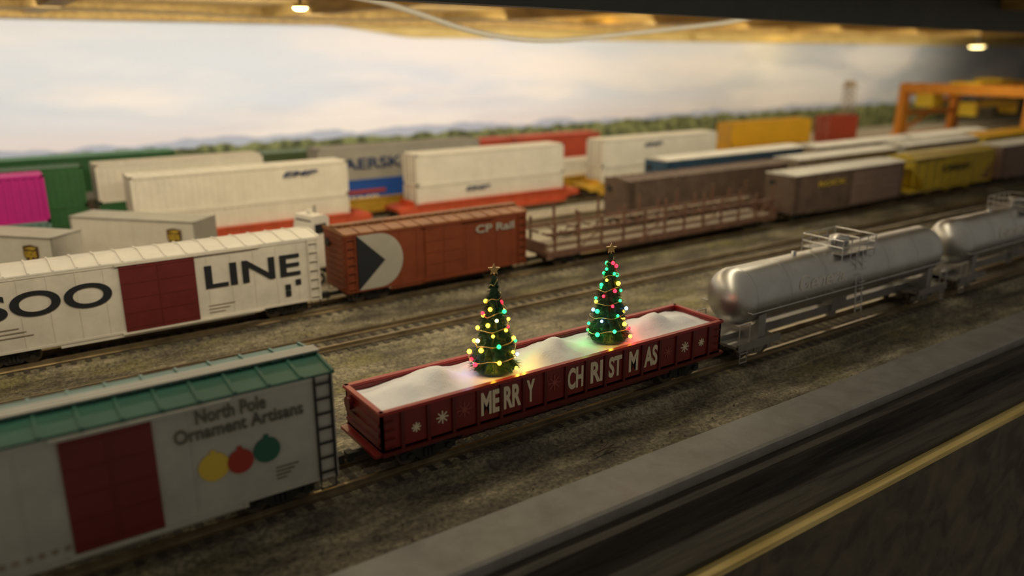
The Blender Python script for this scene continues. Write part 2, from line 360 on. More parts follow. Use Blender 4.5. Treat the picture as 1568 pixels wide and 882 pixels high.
def backdrop_material():
    m=bpy.data.materials.new('painted_backdrop'); m.use_nodes=True; nt=m.node_tree; b=nt.nodes['Principled BSDF']; b.inputs['Roughness'].default_value=.7
    L=nt.links.new; N=nt.nodes.new
    tc=N('ShaderNodeTexCoord'); sp=N('ShaderNodeSeparateXYZ'); L(tc.outputs['Object'],sp.inputs['Vector'])
    def math_(op,a,b_=None,c=None):
        n=N('ShaderNodeMath'); n.operation=op
        for i,v in enumerate((a,b_,c)):
            if v is None: continue
            if isinstance(v,(int,float)): n.inputs[i].default_value=v
            else: L(v,n.inputs[i])
        return n.outputs[0]
    def noise(scale,detail,sx=1,sz=1):
        mp=N('ShaderNodeMapping'); mp.inputs['Scale'].default_value=(sx,1,sz); L(tc.outputs['Object'],mp.inputs['Vector'])
        n=N('ShaderNodeTexNoise'); n.inputs['Scale'].default_value=scale; n.inputs['Detail'].default_value=detail; L(mp.outputs['Vector'],n.inputs['Vector']); return n.outputs['Fac']
    def mix(f,a,b_):
        n=N('ShaderNodeMix'); n.data_type='RGBA'; L(f,n.inputs['Factor'])
        for k,v in (('A',a),('B',b_)):
            if isinstance(v,tuple): n.inputs[k].default_value=(*v,1)
            else: L(v,n.inputs[k])
        return n.outputs['Result']
    def step(v,lo,hi):
        n=N('ShaderNodeMapRange'); n.interpolation_type='SMOOTHSTEP'; n.inputs['From Min'].default_value=lo; n.inputs['From Max'].default_value=hi; L(v,n.inputs['Value']); return n.outputs['Result']
    Z=sp.outputs['Z']; X=sp.outputs['X']
    sky=N('ShaderNodeValToRGB'); cr=sky.color_ramp; cr.elements[0].position=.22; cr.elements[0].color=(.82,.77,.82,1); cr.elements[1].position=.95; cr.elements[1].color=(.74,.80,.90,1)
    e=cr.elements.new(.5); e.color=(.68,.76,.90,1)
    L(math_('DIVIDE',Z,2.0),sky.inputs['Fac'])
    cl=step(noise(1.0,7,.35,1.6),.42,.66)
    c=mix(cl,sky.outputs['Color'],(.88,.87,.90))
    xr=step(X,7,17)
    dk=mix(step(noise(.7,6,.5,1.8),.40,.62),(.42,.48,.56),(.74,.75,.78))
    c=mix(math_('MULTIPLY',xr,.75),c,dk)
    hill=math_('MULTIPLY_ADD',noise(1.2,3,1,0),.26,.44)
    c=mix(math_('MULTIPLY',step(math_('SUBTRACT',hill,Z),0,.03),.8),c,(.34,.42,.60))
    land=math_('MULTIPLY_ADD',noise(3.5,6,1,0),.22,.38)
    g=mix(step(noise(9,6),.4,.6),(.06,.075,.03),(.22,.25,.10))
    c=mix(step(math_('SUBTRACT',land,Z),0,.02),c,g)
    L(c,b.inputs['Base Color'])
    bp=N('ShaderNodeBump'); bp.inputs['Strength'].default_value=.4; bp.inputs['Distance'].default_value=.15; L(noise(.8,2,.3,2.5),bp.inputs['Height']); L(bp.outputs['Normal'],b.inputs['Normal'])
    return m
M['ground']=ground_material(); M['backdrop']=backdrop_material()
M['plasterfloor']=mat('concrete_floor',(.12,.11,.10),.8)

WY=10.5
mb=MB(); mb.box(-12,40,WY,WY+.1,-.3,2.12,'backdrop'); mb.build('wall_back')
mb=MB(); mb.box(-12,40,-12,WY+.1,-9.1,-9,'plasterfloor'); mb.build('floor')
from mathutils import noise as mn
def terrain():
    mb=MB(); xs=[-6+i*.06 for i in range(260)]+[9.6+i*.5 for i in range(62)]; ys=[2.08+i*.05 for i in range(63)]+[5.23+i*.35 for i in range(16)]
    ys[-1]=WY
    vs=[]
    for y in ys:
        for x in xs:
            n=mn.noise(Vector((x*1.5,y*2.2,0)))*.014+mn.noise(Vector((x*6,y*6,3)))*.009
            vs.append((x,y,-.008+min(.012,n)))
    nx=len(xs); fs=[(j*nx+i,j*nx+i+1,(j+1)*nx+i+1,(j+1)*nx+i) for j in range(len(ys)-1) for i in range(nx-1)]
    mb.add(vs,fs,'ground',True); mb.box(-6,40,2.08,WY,-.3,-.04,'ledge')
    mb.build('layout_ground')
terrain()
mb=MB(); mb.prism_x([(1.87,-.10),(1.87,.012),(1.885,.018),(2.10,.018),(2.10,-.10)],-6,30,'edge'); mb.build('trim_1')
mb=MB(); mb.box(-6,30,1.60,1.87,-.24,-.12,'ledge'); mb.box(-6,30,1.80,1.87,-.12,-.03,'ledge'); mb.build('trim_2')
mb=MB(); mb.box(-6,30,1.555,1.605,-2.6,-.170,'panel'); mb.box(-6,30,1.550,1.605,-.170,-.145,'paneledge'); mb.build('trim_3')

# upper deck (acts as ceiling)
mb=MB(); mb.box(-10,40,3.0,WY,2.12,2.2,'ceilwood')
for k in range(16):
    x=-4.0+k*2.45; mb.box(x-.09,x+.09,3.05,WY-.01,1.99,2.12,'joist')
mb.box(-10,40,9.75,9.9,1.95,2.12,'joist')
mb.box(-10,40,10.3,WY-.005,2.0,2.12,'paneledge')
mb.prism_y([(4.2,1.99),(5.6,1.82),(40,1.76),(40,2.12),(4.2,2.12)],10.40,10.45,'paneledge')
mb.box(11.2,15.5,10.30,10.40,1.84,1.93,'paneledge')
mb.build('ceiling')
mb=MB(); a=(-6,1.95); b=(26,6.1)
mb.add([(a[0],a[1],1.80),(b[0],b[1],1.80),(b[0],b[1]+.1,1.80),(a[0],a[1]+.1,1.80),(a[0],a[1],3.0),(b[0],b[1],3.0),(b[0],b[1]+.1,3.0),(a[0],a[1]+.1,3.0)],
       [(0,3,2,1),(4,5,6,7),(0,1,5,4),(1,2,6,5),(2,3,7,6),(3,0,4,7)],'upperfascia'); mb.build('trim_4')

def curve(name,pts,r,mt,parent=None,res=6):
    cu=bpy.data.curves.new(name,'CURVE'); cu.dimensions='3D'; cu.bevel_depth=r; cu.bevel_resolution=3; cu.resolution_u=res
    sp=cu.splines.new('NURBS'); sp.points.add(len(pts)-1); sp.use_endpoint_u=True; sp.order_u=3
    for p,q in zip(sp.points,pts): p.co=(*q,1)
    o=bpy.data.objects.new(name,cu); cu.materials.append(M[mt]); COL.objects.link(o)
    if parent: o.parent=parent
    return o
curve('hanging_cable',[(1.6,5,2.0),(2.3,5,1.96),(2.73,5,1.863),(3.14,5,1.745),(3.77,5,1.68),(4.49,5,1.74),(5.3,5,1.815),(6.0,5,1.88),(6.6,5,2.0)],.020,'cable')
curve('hanging_cable',[(-3,8.2,2.0),(-1,8.0,1.93),(1.5,8.2,1.985),(3.2,7.8,1.90),(5.0,8.0,1.985),(7.0,7.8,1.92),(9,8,2.0)],.012,'cable')

M['bulb']=mat('warm_bulb',(1,.9,.6),.4,emit=(1,.80,.35),estr=10)
def bulb(x,y,z,r=.055):
    e=empty('puck_lamp',(x,y,z)); mb=MB(); mb.lathe_z([(.001,-.022),(r*.6,-.02),(r*.95,-.008),(r,.004),(.001,.005)],0,0,'bulb',20); mb.build('diffuser',e)
    mb=MB(); mb.cyl((0,0,.006),(0,0,.03),r*1.15,'joist',20); mb.cyl((0,0,.03),(0,0,max(.06,1.99-z)),.012,'under',8); mb.build('housing',e)
bulb(2.33,6.1,1.93); bulb(18.6,9.0,1.74,.15)

# ---------------------------------------------------------------- TRACKS
def track(yc,x0=-5,x1=26,ties=True,bz=.008,bm='ground'):
    e=empty('railroad_track',(0,yc,0)); mb=MB()
    mb.prism_x([(-.25,-.03),(.25,-.03),(.17,bz),(-.17,bz)],x0,x1,bm)
    for sy in (-1,1):
        y=sy*.0865
        mb.prism_x([(y-.014,.02),(y+.014,.02),(y+.014,.023),(y+.003,.027),(y+.003,.043),(y+.008,.045),(y+.008,.05),(y-.008,.05),(y-.008,.045),(y-.003,.043),(y-.003,.027),(y-.014,.023)],x0,x1,'rail')
    if ties:
        n=int((min(x1,14)-x0)/.072)
        for i in range(n):
            x=x0+.03+i*.072; j=random.uniform(-.004,.004)
            mb.box(x-.014,x+.014,-.145+j,.145+j,.0,.02,'tie')
    mb.build('rails_and_ties',e)
track(2.63,bz=.0185); track(4.05,bz=.015); track(4.71,bz=.015); track(5.46,4.4); track(6.06,4.4); track(6.86); track(7.47); track(8.19); track(8.79)

# ---------------------------------------------------------------- GONDOLA
gx=2.07; GL=1.86
g=empty('gondola_car',(gx,2.63,0)); mb=MB(); h=GL/2; W=.158
mb.box(-h,h,-W,W,.155,.175,'gondred')
for sy in (-1,1):
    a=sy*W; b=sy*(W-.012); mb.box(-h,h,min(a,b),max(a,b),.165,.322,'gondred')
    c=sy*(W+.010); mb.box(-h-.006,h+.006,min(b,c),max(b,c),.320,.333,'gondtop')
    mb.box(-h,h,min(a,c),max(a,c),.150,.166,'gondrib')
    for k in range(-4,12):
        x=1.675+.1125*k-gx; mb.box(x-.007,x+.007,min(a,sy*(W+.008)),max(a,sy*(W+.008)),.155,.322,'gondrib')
    mb.box(-h*.62,h*.62,min(a,a-sy*.006),max(a,a-sy*.006),.135,.155,'gondrib')
    for sx in (-1,1):
        x=sx*(h-.03)
        for k in range(4): mb.box(x-.022,x+.022,min(sy*(W+.006),sy*(W+.011)),max(sy*(W+.006),sy*(W+.011)),.18+k*.036,.183+k*.036,'gondrib')
for sx in (-1,1):
    a=sx*h; b=sx*(h-.012); mb.box(min(a,b),max(a,b),-W,W,.165,.322,'gondred')
    c=sx*(h+.008); mb.box(min(b,c),max(b,c),-W-.008,W+.008,.320,.333,'gondtop')
    for zz in (.195,.235,.275): mb.box(min(a,c),max(a,c),-W+.01,W-.01,zz-.008,zz+.008,'gondrib')
    mb.box(min(a,sx*(h+.03)),max(a,sx*(h+.03)),-W,W,.15,.162,'gondred')
    mb.cyl((sx*h,.1,.28),(sx*(h+.022),.1,.28),.028,'gondrib',14)
mb.box(-h+.02,h-.02,-.035,.035,.115,.155,'gondrib')
for k in range(9): x=-h+.1+(GL-.2)*k/8; mb.box(x-.008,x+.008,-W+.01,W-.01,.138,.155,'gondrib')
mb.cyl((-.1,-.08,.125),(.06,-.08,.125),.02,'under',10)
for sx in (-1,1): truck(mb,sx*(h-.22))
couplers(mb,GL)
mb.build('gondola_body',g)
mb=MB(); nx,ny=180,36; vs=[]
for j in range(ny+1):
    for i in range(nx+1):
        x=-h+.013+(GL-.026)*i/nx; y=-W+.013+(2*W-.026)*j/ny; X=x+gx
        z=.309
        for (cx,hh,sx_,cy) in ((1.47,.070,.09,.03),(1.33,.035,.07,-.01),(2.08,.074,.10,.01),(1.97,.02,.05,-.04),(2.70,.068,.10,.01),(2.85,.028,.06,-.02),(2.56,.02,.05,.04)):
            z+=hh*math.exp(-((X-cx)/sx_)**2-((y-cy)/.085)**2)
        z+=mn.noise(Vector((X*11,y*11,0)))*.010+mn.noise(Vector((X*34,y*34,0)))*.0022
        ed=min(i,nx-i,j,ny-j); z=z if ed>0 else min(z,.308)
        vs.append((x,y,z))
mb.add(vs,[(j*(nx+1)+i,j*(nx+1)+i+1,(j+1)*(nx+1)+i+1,(j+1)*(nx+1)+i) for j in range(ny) for i in range(nx)],'snow',True)
mb.build('snow_load',g)
yy=-W-.001
for body,cx,w in (('ME',1.622,.088),('RR',1.731,.086),('Y',1.824,.042),('CH',2.066,.086),('RI',2.186,.070),('ST',2.296,.078),('M',2.408,.056),('AS',2.518,.084)):
    text_fit('lettering_'+body,body,cx-w/2-gx,cx+w/2-gx,.200,.300,yy,'letter',g,bold=.035)
def snowflake(mb,cx,cz,r,y,mt):
    for k in range(4):
        t=math.pi*k/4; dx,dz=math.cos(t)*r,math.sin(t)*r; nxv,nzv=-math.sin(t)*.0028,math.cos(t)*.0028
        mb.prism_y([(cx-dx+nxv,cz-dz+nzv),(cx-dx-nxv,cz-dz-nzv),(cx+dx-nxv,cz+dz-nzv),(cx+dx+nxv,cz+dz+nzv)],y-.0015-k*.0002,y,mt)
    mb.disc_y(cx,cz,r*.35,y,mt,10,.0025)
mb=MB()
for cx,cz,r,mt in ((1.285,.235,.020,'letter'),(1.40,.245,.027,'letter'),(1.50,.25,.034,'faint'),(1.95,.255,.036,'faint'),(2.745,.245,.027,'letter'),(2.86,.245,.020,'letter'),(2.63,.245,.028,'faint')):
    snowflake(mb,cx-gx,cz,r,yy,mt)
mb.build('snowflake_print',g)

# ---------------------------------------------------------------- CHRISTMAS TREES
BC={'red':((1,.012,.03),7),'green':((.02,1,.20),3.5),'yellow':((1,.52,.03),7),'blue':((.16,.36,1),7),'white':((1,.74,.25),7)}
for k,(c,s_) in BC.items(): M['led_'+k]=mat('led_'+k,c,.3,emit=c,estr=s_,var=.0)
def xmas_tree(x,y,z,H,R,seed,kind):
    rnd=random.Random(seed); e=empty('christmas_tree',(x,y,z)); mb=MB()
    def rad(t,a=0): return R*(.09+.91*(1-t)**1.05)*(1+.10*math.sin(3*a+t*17+seed)+.05*math.sin(7*a-t*31))
    mb.lathe_z([(.001,.0),(R*.80,.0),(R*.86,.012),(R*.6,.02),(.02,.022)],0,0,'fir',20)
    tiers=8
    for t in range(tiers):
        z0=.018+(H-.06)*t/tiers; z1=z0+(H-.03)/tiers*1.6; n=22; vs=[]
        for i in range(n):
            a=2*math.pi*i/n+t; rr=rad(t/tiers,a)*.97*(1.0 if i%2 else .78)*rnd.uniform(.92,1.05); vs.append((rr*math.cos(a),rr*math.sin(a),z0-.006*(i%2)))
        for i in range(n):
            a=2*math.pi*i/n+t; r1=rad(t/tiers)*.38; vs.append((r1*math.cos(a),r1*math.sin(a),min(z1,H)))
        mb.add(vs,[(i,(i+1)%n,n+(i+1)%n,n+i) for i in range(n)]+[tuple(range(n))],'fir')
    for i in range(1900):
        t=rnd.random()**1.4; t=(int(t*tiers)+rnd.random()**2*.9)/tiers; zz=.02+t*(H-.035); a=rnd.random()*6.283; rr=rad(t,a)
        d=Vector((math.cos(a),math.sin(a),rnd.uniform(-.45,.15)))
        p0=Vector((math.cos(a)*rr*.6,math.sin(a)*rr*.6,zz+.006)); p1=p0+d*(rr*.42+.004)
        mb.cyl(p0,p1,.0015,'fir',3,r2=.0003,smooth=False)
    mb.build('needles',e)
    pts=[]; turns=6
    for i in range(140):
        t=i/139; a=t*turns*6.283; rr=rad(t,a)*1.04+.002+.003*math.sin(i*1.7); pts.append((rr*math.cos(a),rr*math.sin(a),.02+t*(H-.04)+.006*math.sin(i*.9)))
    curve('wire_garland',pts,.0020,'wire',e,3)
    groups={k:MB() for k in BC}; n=36 if kind==0 else 42
    names=['yellow','yellow','green','red','blue','yellow','green','white'] if kind==0 else ['red','green','blue','green','red','yellow','green','red','green']
    tm=.72 if kind==0 else .92
    for i in range(n):
        t=(i/n)**1.15*tm; a=i*2.399+rnd.uniform(-.3,.3); rr=rad(t,a)*1.05+.003; k=names[rnd.randrange(len(names))]
        groups[k].sphere((rr*math.cos(a),rr*math.sin(a),.024+t*(H-.03)),rnd.choice((.0072,.0088,.0105)),'led_'+k,10,8)
    for k,gb in groups.items():
        if gb.v: gb.build('fairy_lights_'+k,e)
    mb=MB(); poly=[]
    for i in range(10):
        a=math.pi/2+i*math.pi/5; r=.026 if i%2==0 else .012; poly.append((r*math.cos(a),H+.016+r*math.sin(a)))
    mb.prism_y(poly,-.005,.005,'gold'); mb.cyl((0,0,H-.03),(0,0,H),.004,'gold',6)
    so=mb.build('star',e); so.rotation_euler=(0,0,-.5)
    spec=(((-2.2,.05,'yellow',.35),(-.5,.05,'yellow',.50),(-1.3,.03,'yellow',.30),(.3,.08,'green',.15),(3.0,.06,'blue',.2)),
          ((2.9,.06,'green',.28),(-1.0,.05,'red',.42),(-2.2,.04,'yellow',.25),(.2,.06,'red',.36)))[kind]
    for k,(a,zz,kk,p) in enumerate(spec):
        ld=bpy.data.lights.new('led_glow','POINT'); ld.color=BC[kk][0]; ld.energy=p*.42; ld.shadow_soft_size=.008
        lo=bpy.data.objects.new('led_glow_%d'%(k+1),ld); COL.objects.link(lo); lo.parent=e; lo.location=((R+.02)*math.cos(a),(R+.02)*math.sin(a),zz)
xmas_tree(1.745,2.62,.319,.418,.104,11,0)
xmas_tree(2.385,2.62,.319,.418,.100,23,1)

# ---------------------------------------------------------------- FRONT LEFT BOXCAR
e=boxcar(.24,2.63,1.45,'boxgrey','greenroof','reddoor',(-.125,.13),z0=.14,z1=.535,end='boxgrey',lad='under',name='boxcar',seam=.4,walkmt='grey')
text_fit('lettering_title','North Pole',.26,.485,.466,.515,-.164,'textgreen',e,.012)
text_fit('lettering_subtitle','Ornament Artisans',.19,.61,.413,.460,-.164,'textgreen',e,.012)
mb=MB(); mb.disc_y(.30,.305,.050,-.163,'ornyellow'); mb.disc_y(.385,.300,.043,-.1635,'ornred',th=.0035); mb.disc_y(.475,.315,.045,-.163,'orngreen',th=.0045)
for x,z,mt in ((.30,.353,'ornyellow'),(.385,.342,'ornred'),(.475,.359,'orngreen')): mb.box(x-.008,x+.008,-.1655,-.163,z-.002,z+.012,mt)
for k in range(4): mb.box(.50,.58-.015*k,-.1655,-.163,.235-.014*k,.238-.014*k,'textgreen')
for k in range(16): mb.box(-.66+.034*k,-.645+.034*k,-.1655,-.163,.165,.180,'tan')
mb.build('ornament_print',e)

# ---------------------------------------------------------------- TANK CARS
def tank(x0,L,yc=2.63):
    xc=x0+L/2; e=empty('tank_car',(xc,yc,0)); mb=MB(); h=L/2; r=.155; zc=.37; T=h-.02
    prof=[]
    for i in range(13):
        a=math.pi/2*i/12; prof.append((-T+.105-.105*math.cos(a),max(1e-4,r*math.sin(a))))
    for i in range(1,20): prof.append((-T+.105+(2*T-.21)*i/20,r))
    for i in range(12,-1,-1):
        a=math.pi/2*i/12; prof.append((T-.105+.105*math.cos(a),max(1e-4,r*math.sin(a))))
    mb.lathe_x(prof,0,zc,'silver',48)
    for x in (-T+.107,-T*.62,-T*.3,T*.3,T*.62,T-.107):
        mb.lathe_x([(x-.005,r-.001),(x-.004,r+.0015),(x+.004,r+.0015),(x+.005,r-.001)],0,zc,'silver',40)
    mb.lathe_z([(.05,zc+r-.02),(.05,zc+r+.035),(.058,zc+r+.037),(.058,zc+r+.048),(.03,zc+r+.06),(.001,zc+r+.062)],0,0,'silver',20)
    for dx in (-.075,.075): mb.lathe_z([(.016,zc+r-.02),(.016,zc+r+.03),(.02,zc+r+.032),(.012,zc+r+.045),(.001,zc+r+.047)],dx,0,'silver',12)
    mb.lathe_z([(.014,zc+r-.02),(.014,zc+r+.02),(.001,zc+r+.022)],-.42,0,'silver',12)
    pz=zc+r-.03
    for sy in (-1,1):
        a=sy*.06; b=sy*.135; mb.box(-.16,.16,min(a,b),max(a,b),pz+.012,pz+.018,'silverd')
        for x in (-.16,-.08,.0,.08,.16): mb.cyl((x,sy*.133,pz-.03),(x,sy*.133,pz+.095),.0035,'silver',6)
        for zz in (pz+.055,pz+.095): mb.cyl((-.16,sy*.133,zz),(.16,sy*.133,zz),.0035,'silver',6)
        for x in (-.03,.03): mb.cyl((x,sy*.172,.16),(x,sy*.138,pz+.02),.004,'silver',6)
        for k in range(8):
            zz=.18+k*.04; mb.cyl((-.03,sy*.173,zz),(.03,sy*.173,zz),.003,'silver',5)
        mb.cyl((-T+.05,sy*(r+.014),zc-.05),(T-.05,sy*(r+.014),zc-.05),.0035,'silver',6)
        for k in range(9): x=-T+.06+(2*T-.12)*k/8; mb.cyl((x,sy*(r-.02),zc-.05),(x,sy*(r+.014),zc-.05),.0035,'silver',5)
    for x in (-.16,.16):
        for zz in (pz+.055,pz+.095): mb.cyl((x,-.133,zz),(x,.133,zz),.0035,'silver',6)
    mb.box(-h,h,-.03,.03,.135,.175,'silverd')
    for sx in (-1,1):
        xx=sx*(h-.20)
        poly=[(-.14,.14),(.14,.14),(.14,.29)]+[(.14*math.cos(a),zc-.06-.12*math.sin(a)) for a in [math.pi*k/10 for k in range(1,10)]]+[(-.14,.29)]
        mb.prism_x([(y,max(z,.15)) for y,z in poly],xx-.03,xx+.03,'silverd')
        a=sx*(h-.34); b=sx*h; mb.box(min(a,b),max(a,b),-.155,.155,.135,.150,'silverd')
        for sy in (-1,1):
            a=sx*(h-.34); b=sx*h; mb.box(min(a,b),max(a,b),min(sy*.145,sy*.16),max(sy*.145,sy*.16),.125,.165,'silverd')
            for q in (h-.01,h-.09): mb.cyl((sx*q,sy*.15,.15),(sx*q,sy*.15,.265),.0035,'silver',6)
            mb.cyl((sx*(h-.09),sy*.15,.265),(sx*(h-.01),sy*.15,.265),.0035,'silver',6)
            for zz in (.06,.085,.11): mb.cyl((sx*(h-.075),sy*.155,zz),(sx*(h-.02),sy*.155,zz),.003,'silver',5)
            for q in (h-.075,h-.02): mb.cyl((sx*q,sy*.155,.055),(sx*q,sy*.155,.14),.003,'silver',5)
        truck(mb,sx*(h-.20),'silverd','wheel')
    for sy in (-1,1): mb.box(-h+.34,h-.34,sy*.03-.004,sy*.03+.004,.13,.18,'silverd')
    mb.box(-.07,.07,-.05,.05,.14,.23,'silverd'); mb.cyl((0,0,.14),(0,0,.09),.03,'silverd',12)
    couplers(mb,L,gap=.060,mt='silverd'); mb.build('tank_body',e)
    o=text_fit('lettering',"General",-T*.55,-T*.10,.37,.45,0,'silver2',e,.01,slant=.3)
    for v in o.data.vertices:
        z=v.co.z-zc; rr=r+.0012+(.0008 if v.co.y<-.001 else 0); z=max(-rr*.99,min(rr*.99,z)); v.co.y=-math.sqrt(rr*rr-z*z)
    return e
tank(3.148,2.06); tank(5.375,2.06); tank(7.605,2.06); tank(9.835,2.06)

# ---------------------------------------------------------------- SECOND ROW (y 4.71)
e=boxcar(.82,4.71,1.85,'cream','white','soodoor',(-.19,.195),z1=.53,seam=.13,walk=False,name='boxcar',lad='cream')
text_fit('lettering_left','SOO',-.84,-.235,.318,.450,-.1635,'black',e,.02)
text_fit('lettering_right','LINE',.245,.80,.318,.450,-.1635,'black',e,.02)
mb=MB()
for x,z in ((.70,.262),(.70,.222),(.765,.285)): mb.box(x,x+.034,-.166,-.163,z-.03,z+.005,'black')
for k in range(3): mb.box(-.80,-.68+.03*k,-.1655,-.163,.265-.022*k,.269-.022*k,'tan')
for k in range(3): mb.box(.25,.40-.03*k,-.1655,-.163,.215-.02*k,.218-.02*k,'tan')
mb.build('small_print',e)
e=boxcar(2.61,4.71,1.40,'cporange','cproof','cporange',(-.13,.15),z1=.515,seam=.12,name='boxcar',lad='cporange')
mb=MB(); h=.70
n=24; z0,z1=.150,.505; zm=(z0+z1)/2; R=(z1-z0)/2
arc=[(-h+.235+R*math.sin(a)*.95,zm+R*math.cos(a)) for a in [math.pi*k/n for k in range(n+1)]]
mb.prism_y([(-h+.085,z1)]+arc+[(-h+.085,z0)],-.1655,-.160,'cpgrey')
mb.prism_y([(-h+.085,z1-.0),(-h+.275,zm),(-h+.085,z0)],-.1675,-.160,'black')
mb.build('arrow_logo',e)
text_fit('lettering','CP Rail',.27,.59,.41,.465,-.1635,'cpgrey',e,.02)

def rackcar(x0,x1,yc,top=.40):
    L=x1-x0; e=empty('open_rack_car',((x0+x1)/2,yc,0)); mb=MB(); h=L/2
    mb.box(-h,h,-.15,.15,.15,.175,'rust'); mb.box(-h+.05,h-.05,-.04,.04,.105,.15,'rust')
    for sy in (-1,1):
        mb.box(-h,h,min(sy*.15,sy*.165),max(sy*.15,sy*.165),.135,.185,'rust')
        n=12
        for i in range(n):
            x=-h+.08+(L-.16)*i/(n-1); mb.box(x-.009,x+.009,min(sy*.148,sy*.163),max(sy*.148,sy*.163),.17,top+(.06 if i%2 else .0),'rust')
            if i<n-1 and i%3==1:
                x2=x+(L-.16)/(n-1); mb.cyl((x,sy*.155,.18),(x2,sy*.155,top-.09),.006,'rust',6)
        mb.box(-h,h,min(sy*.146,sy*.160),max(sy*.146,sy*.160),top-.095,top-.075,'rust')
        mb.box(-h+.05,h-.05,min(sy*.10,sy*.15),max(sy*.10,sy*.15),top-.105,top-.095,'tan')
        mb.box(-h+.05,h-.05,min(sy*.04,sy*.14),max(sy*.04,sy*.14),.175,.185,'tan')
        for i in range(16): x=-h+.06+(L-.12)*i/15; mb.box(x-.006,x+.006,min(sy*.02,sy*.15),max(sy*.02,sy*.15),top-.11,top-.095,'rust')
    for sx in (-1,1): truck(mb,sx*(h-.25)); mb.box(sx*h-.01,sx*h+.01,-.15,.15,.17,.25,'rust')
    couplers(mb,L); mb.build('rack_frame',e)
rackcar(3.50,6.18,4.71)
e=boxcar(7.33,4.71,1.86,'brown','offwhite','mauve',(.02,.90),z1=.50,seam=.1,walk=False)
text_fit('lettering','ROCK',-.55,-.1,.37,.42,-.1635,'ornyellow',e)
e=hopper(9.36,4.71,1.75,'yellow','yellow'); text_fit('lettering','CARGO',-.3,.3,.33,.40,-.17,'black',e)
boxcar(11.3,4.71,1.75,'mauve','offwhite',z1=.52,walk=False); boxcar(13.25,4.71,1.8,'tan','tan',z1=.52,walk=False); boxcar(15.2,4.71,1.8,'brown','brown',z1=.52,walk=False)
boxcar(6.15,5.46,2.30,'brown','brown',z1=.475,seam=.07,walk=False); boxcar(8.45,5.46,1.9,'tan','offwhite',z1=.49,walk=False)
hopper(10.5,5.46,1.8,'grey','offwhite'); hopper(12.5,5.46,1.8,'yellow','orangey')
boxcar(7.25,6.06,2.3,'navy','offwhite',z1=.52,walk=False); boxcar(9.7,6.06,2.0,'tan','offwhite',z1=.49,walk=False); boxcar(11.9,6.06,2.0,'grey','offwhite',z1=.49,walk=False)

# ---------------------------------------------------------------- CONTAINER ROWS
Z1=.0905; Z2=Z1+HC+.0005
def emp(c,x0,x1,z0,z1):
    text_fit('logo','EMP',x0,x1,z0,z1,-.1405,'darkblue',c,.03,slant=.3)
Y3=6.72
wellcar(-.95,.55,Y3,'welly'); container(-.93,.53,Y3,Z1,'teal',.32); container(-.93,.53,Y3,Z1+.3205,'magenta',.34)
wellcar(1.08,2.92,Y3,'well'); container(1.10,2.90,Y3,Z1,'white'); c=container(1.10,2.90,Y3,Z2,'white'); emp(c,.30,.62,.195,.24)
wellcar(3.58,5.40,Y3,'well'); c=container(3.60,5.38,Y3,Z1,'white'); emp(c,-.35,-.05,.20,.24); container(3.60,5.38,Y3,Z2,'white')
wellcar(5.92,7.82,Y3,'welly'); container(5.94,7.80,Y3,Z1,'white'); c=container(5.94,7.80,Y3,Z2,'white'); emp(c,-.3,0,.19,.23)
wellcar(8.4,10.2,Y3,'well'); container(8.42,10.18,Y3,Z1,'grey')
Y4=7.33
wellcar(-.55,2.36,Y4,'well'); container(-.53,.86,Y4,Z1,'dkgreen',.315); container(-.53,.86,Y4,Z1+.3155,'dkgreen',.315); container(.95,2.34,Y4,Z1,'dkgreen',.315); container(.95,2.34,Y4,Z1+.3155,'white',.315)
wellcar(2.85,4.72,Y4,'welly'); c=container(2.87,4.70,Y4,Z1,'blue',.31)
text_fit('logo','EMP',-.60,-.30,.10,.145,-.1405,'white',c,.02)
mbb=MB(); mbb.box(-.62,-.22,-.143,-.139,.17,.205,'redc'); mbb.build('logo_stripe',c)
c=container(2.87,4.70,Y4,Z1+.3105,'grey',.32); text_fit('logo','MAERSK',-.82,-.03,.10,.21,-.1405,'darkblue',c,.02)
wellcar(5.1,6.5,Y4,'welly'); container(5.12,6.48,Y4,Z1,'white')
wellcar(8.8,10.6,Y4,'welly'); container(8.82,10.58,Y4,Z1,'orangey'); container(8.82,10.58,Y4,Z2,'orangey')
wellcar(11.05,11.8,Y4,'well'); container(11.07,11.78,Y4,Z1,'redc'); container(11.07,11.78,Y4,Z2,'redc')
Y5=8.05
wellcar(-1.3,1.76,Y5,'well')
for a,b in ((-1.28,.20),(.26,1.74)): container(a,b,Y5,Z1,'grey',.31); container(a,b,Y5,Z1+.3105,'dkgreen',.32)
wellcar(2.2,4.9,Y5,'welly')
for a,b in ((2.22,3.55),(3.6,4.88)): container(a,b,Y5,Z1,'grey',.27); container(a,b,Y5,Z1+.2705,'olive',.27)
Y6=8.65
wellcar(4.6,7.6,Y6,'well')
for a,b in ((4.62,6.07),(6.13,7.58)): container(a,b,Y6,Z1,'redc',.22); container(a,b,Y6,Z1+.2205,'redc',.23)

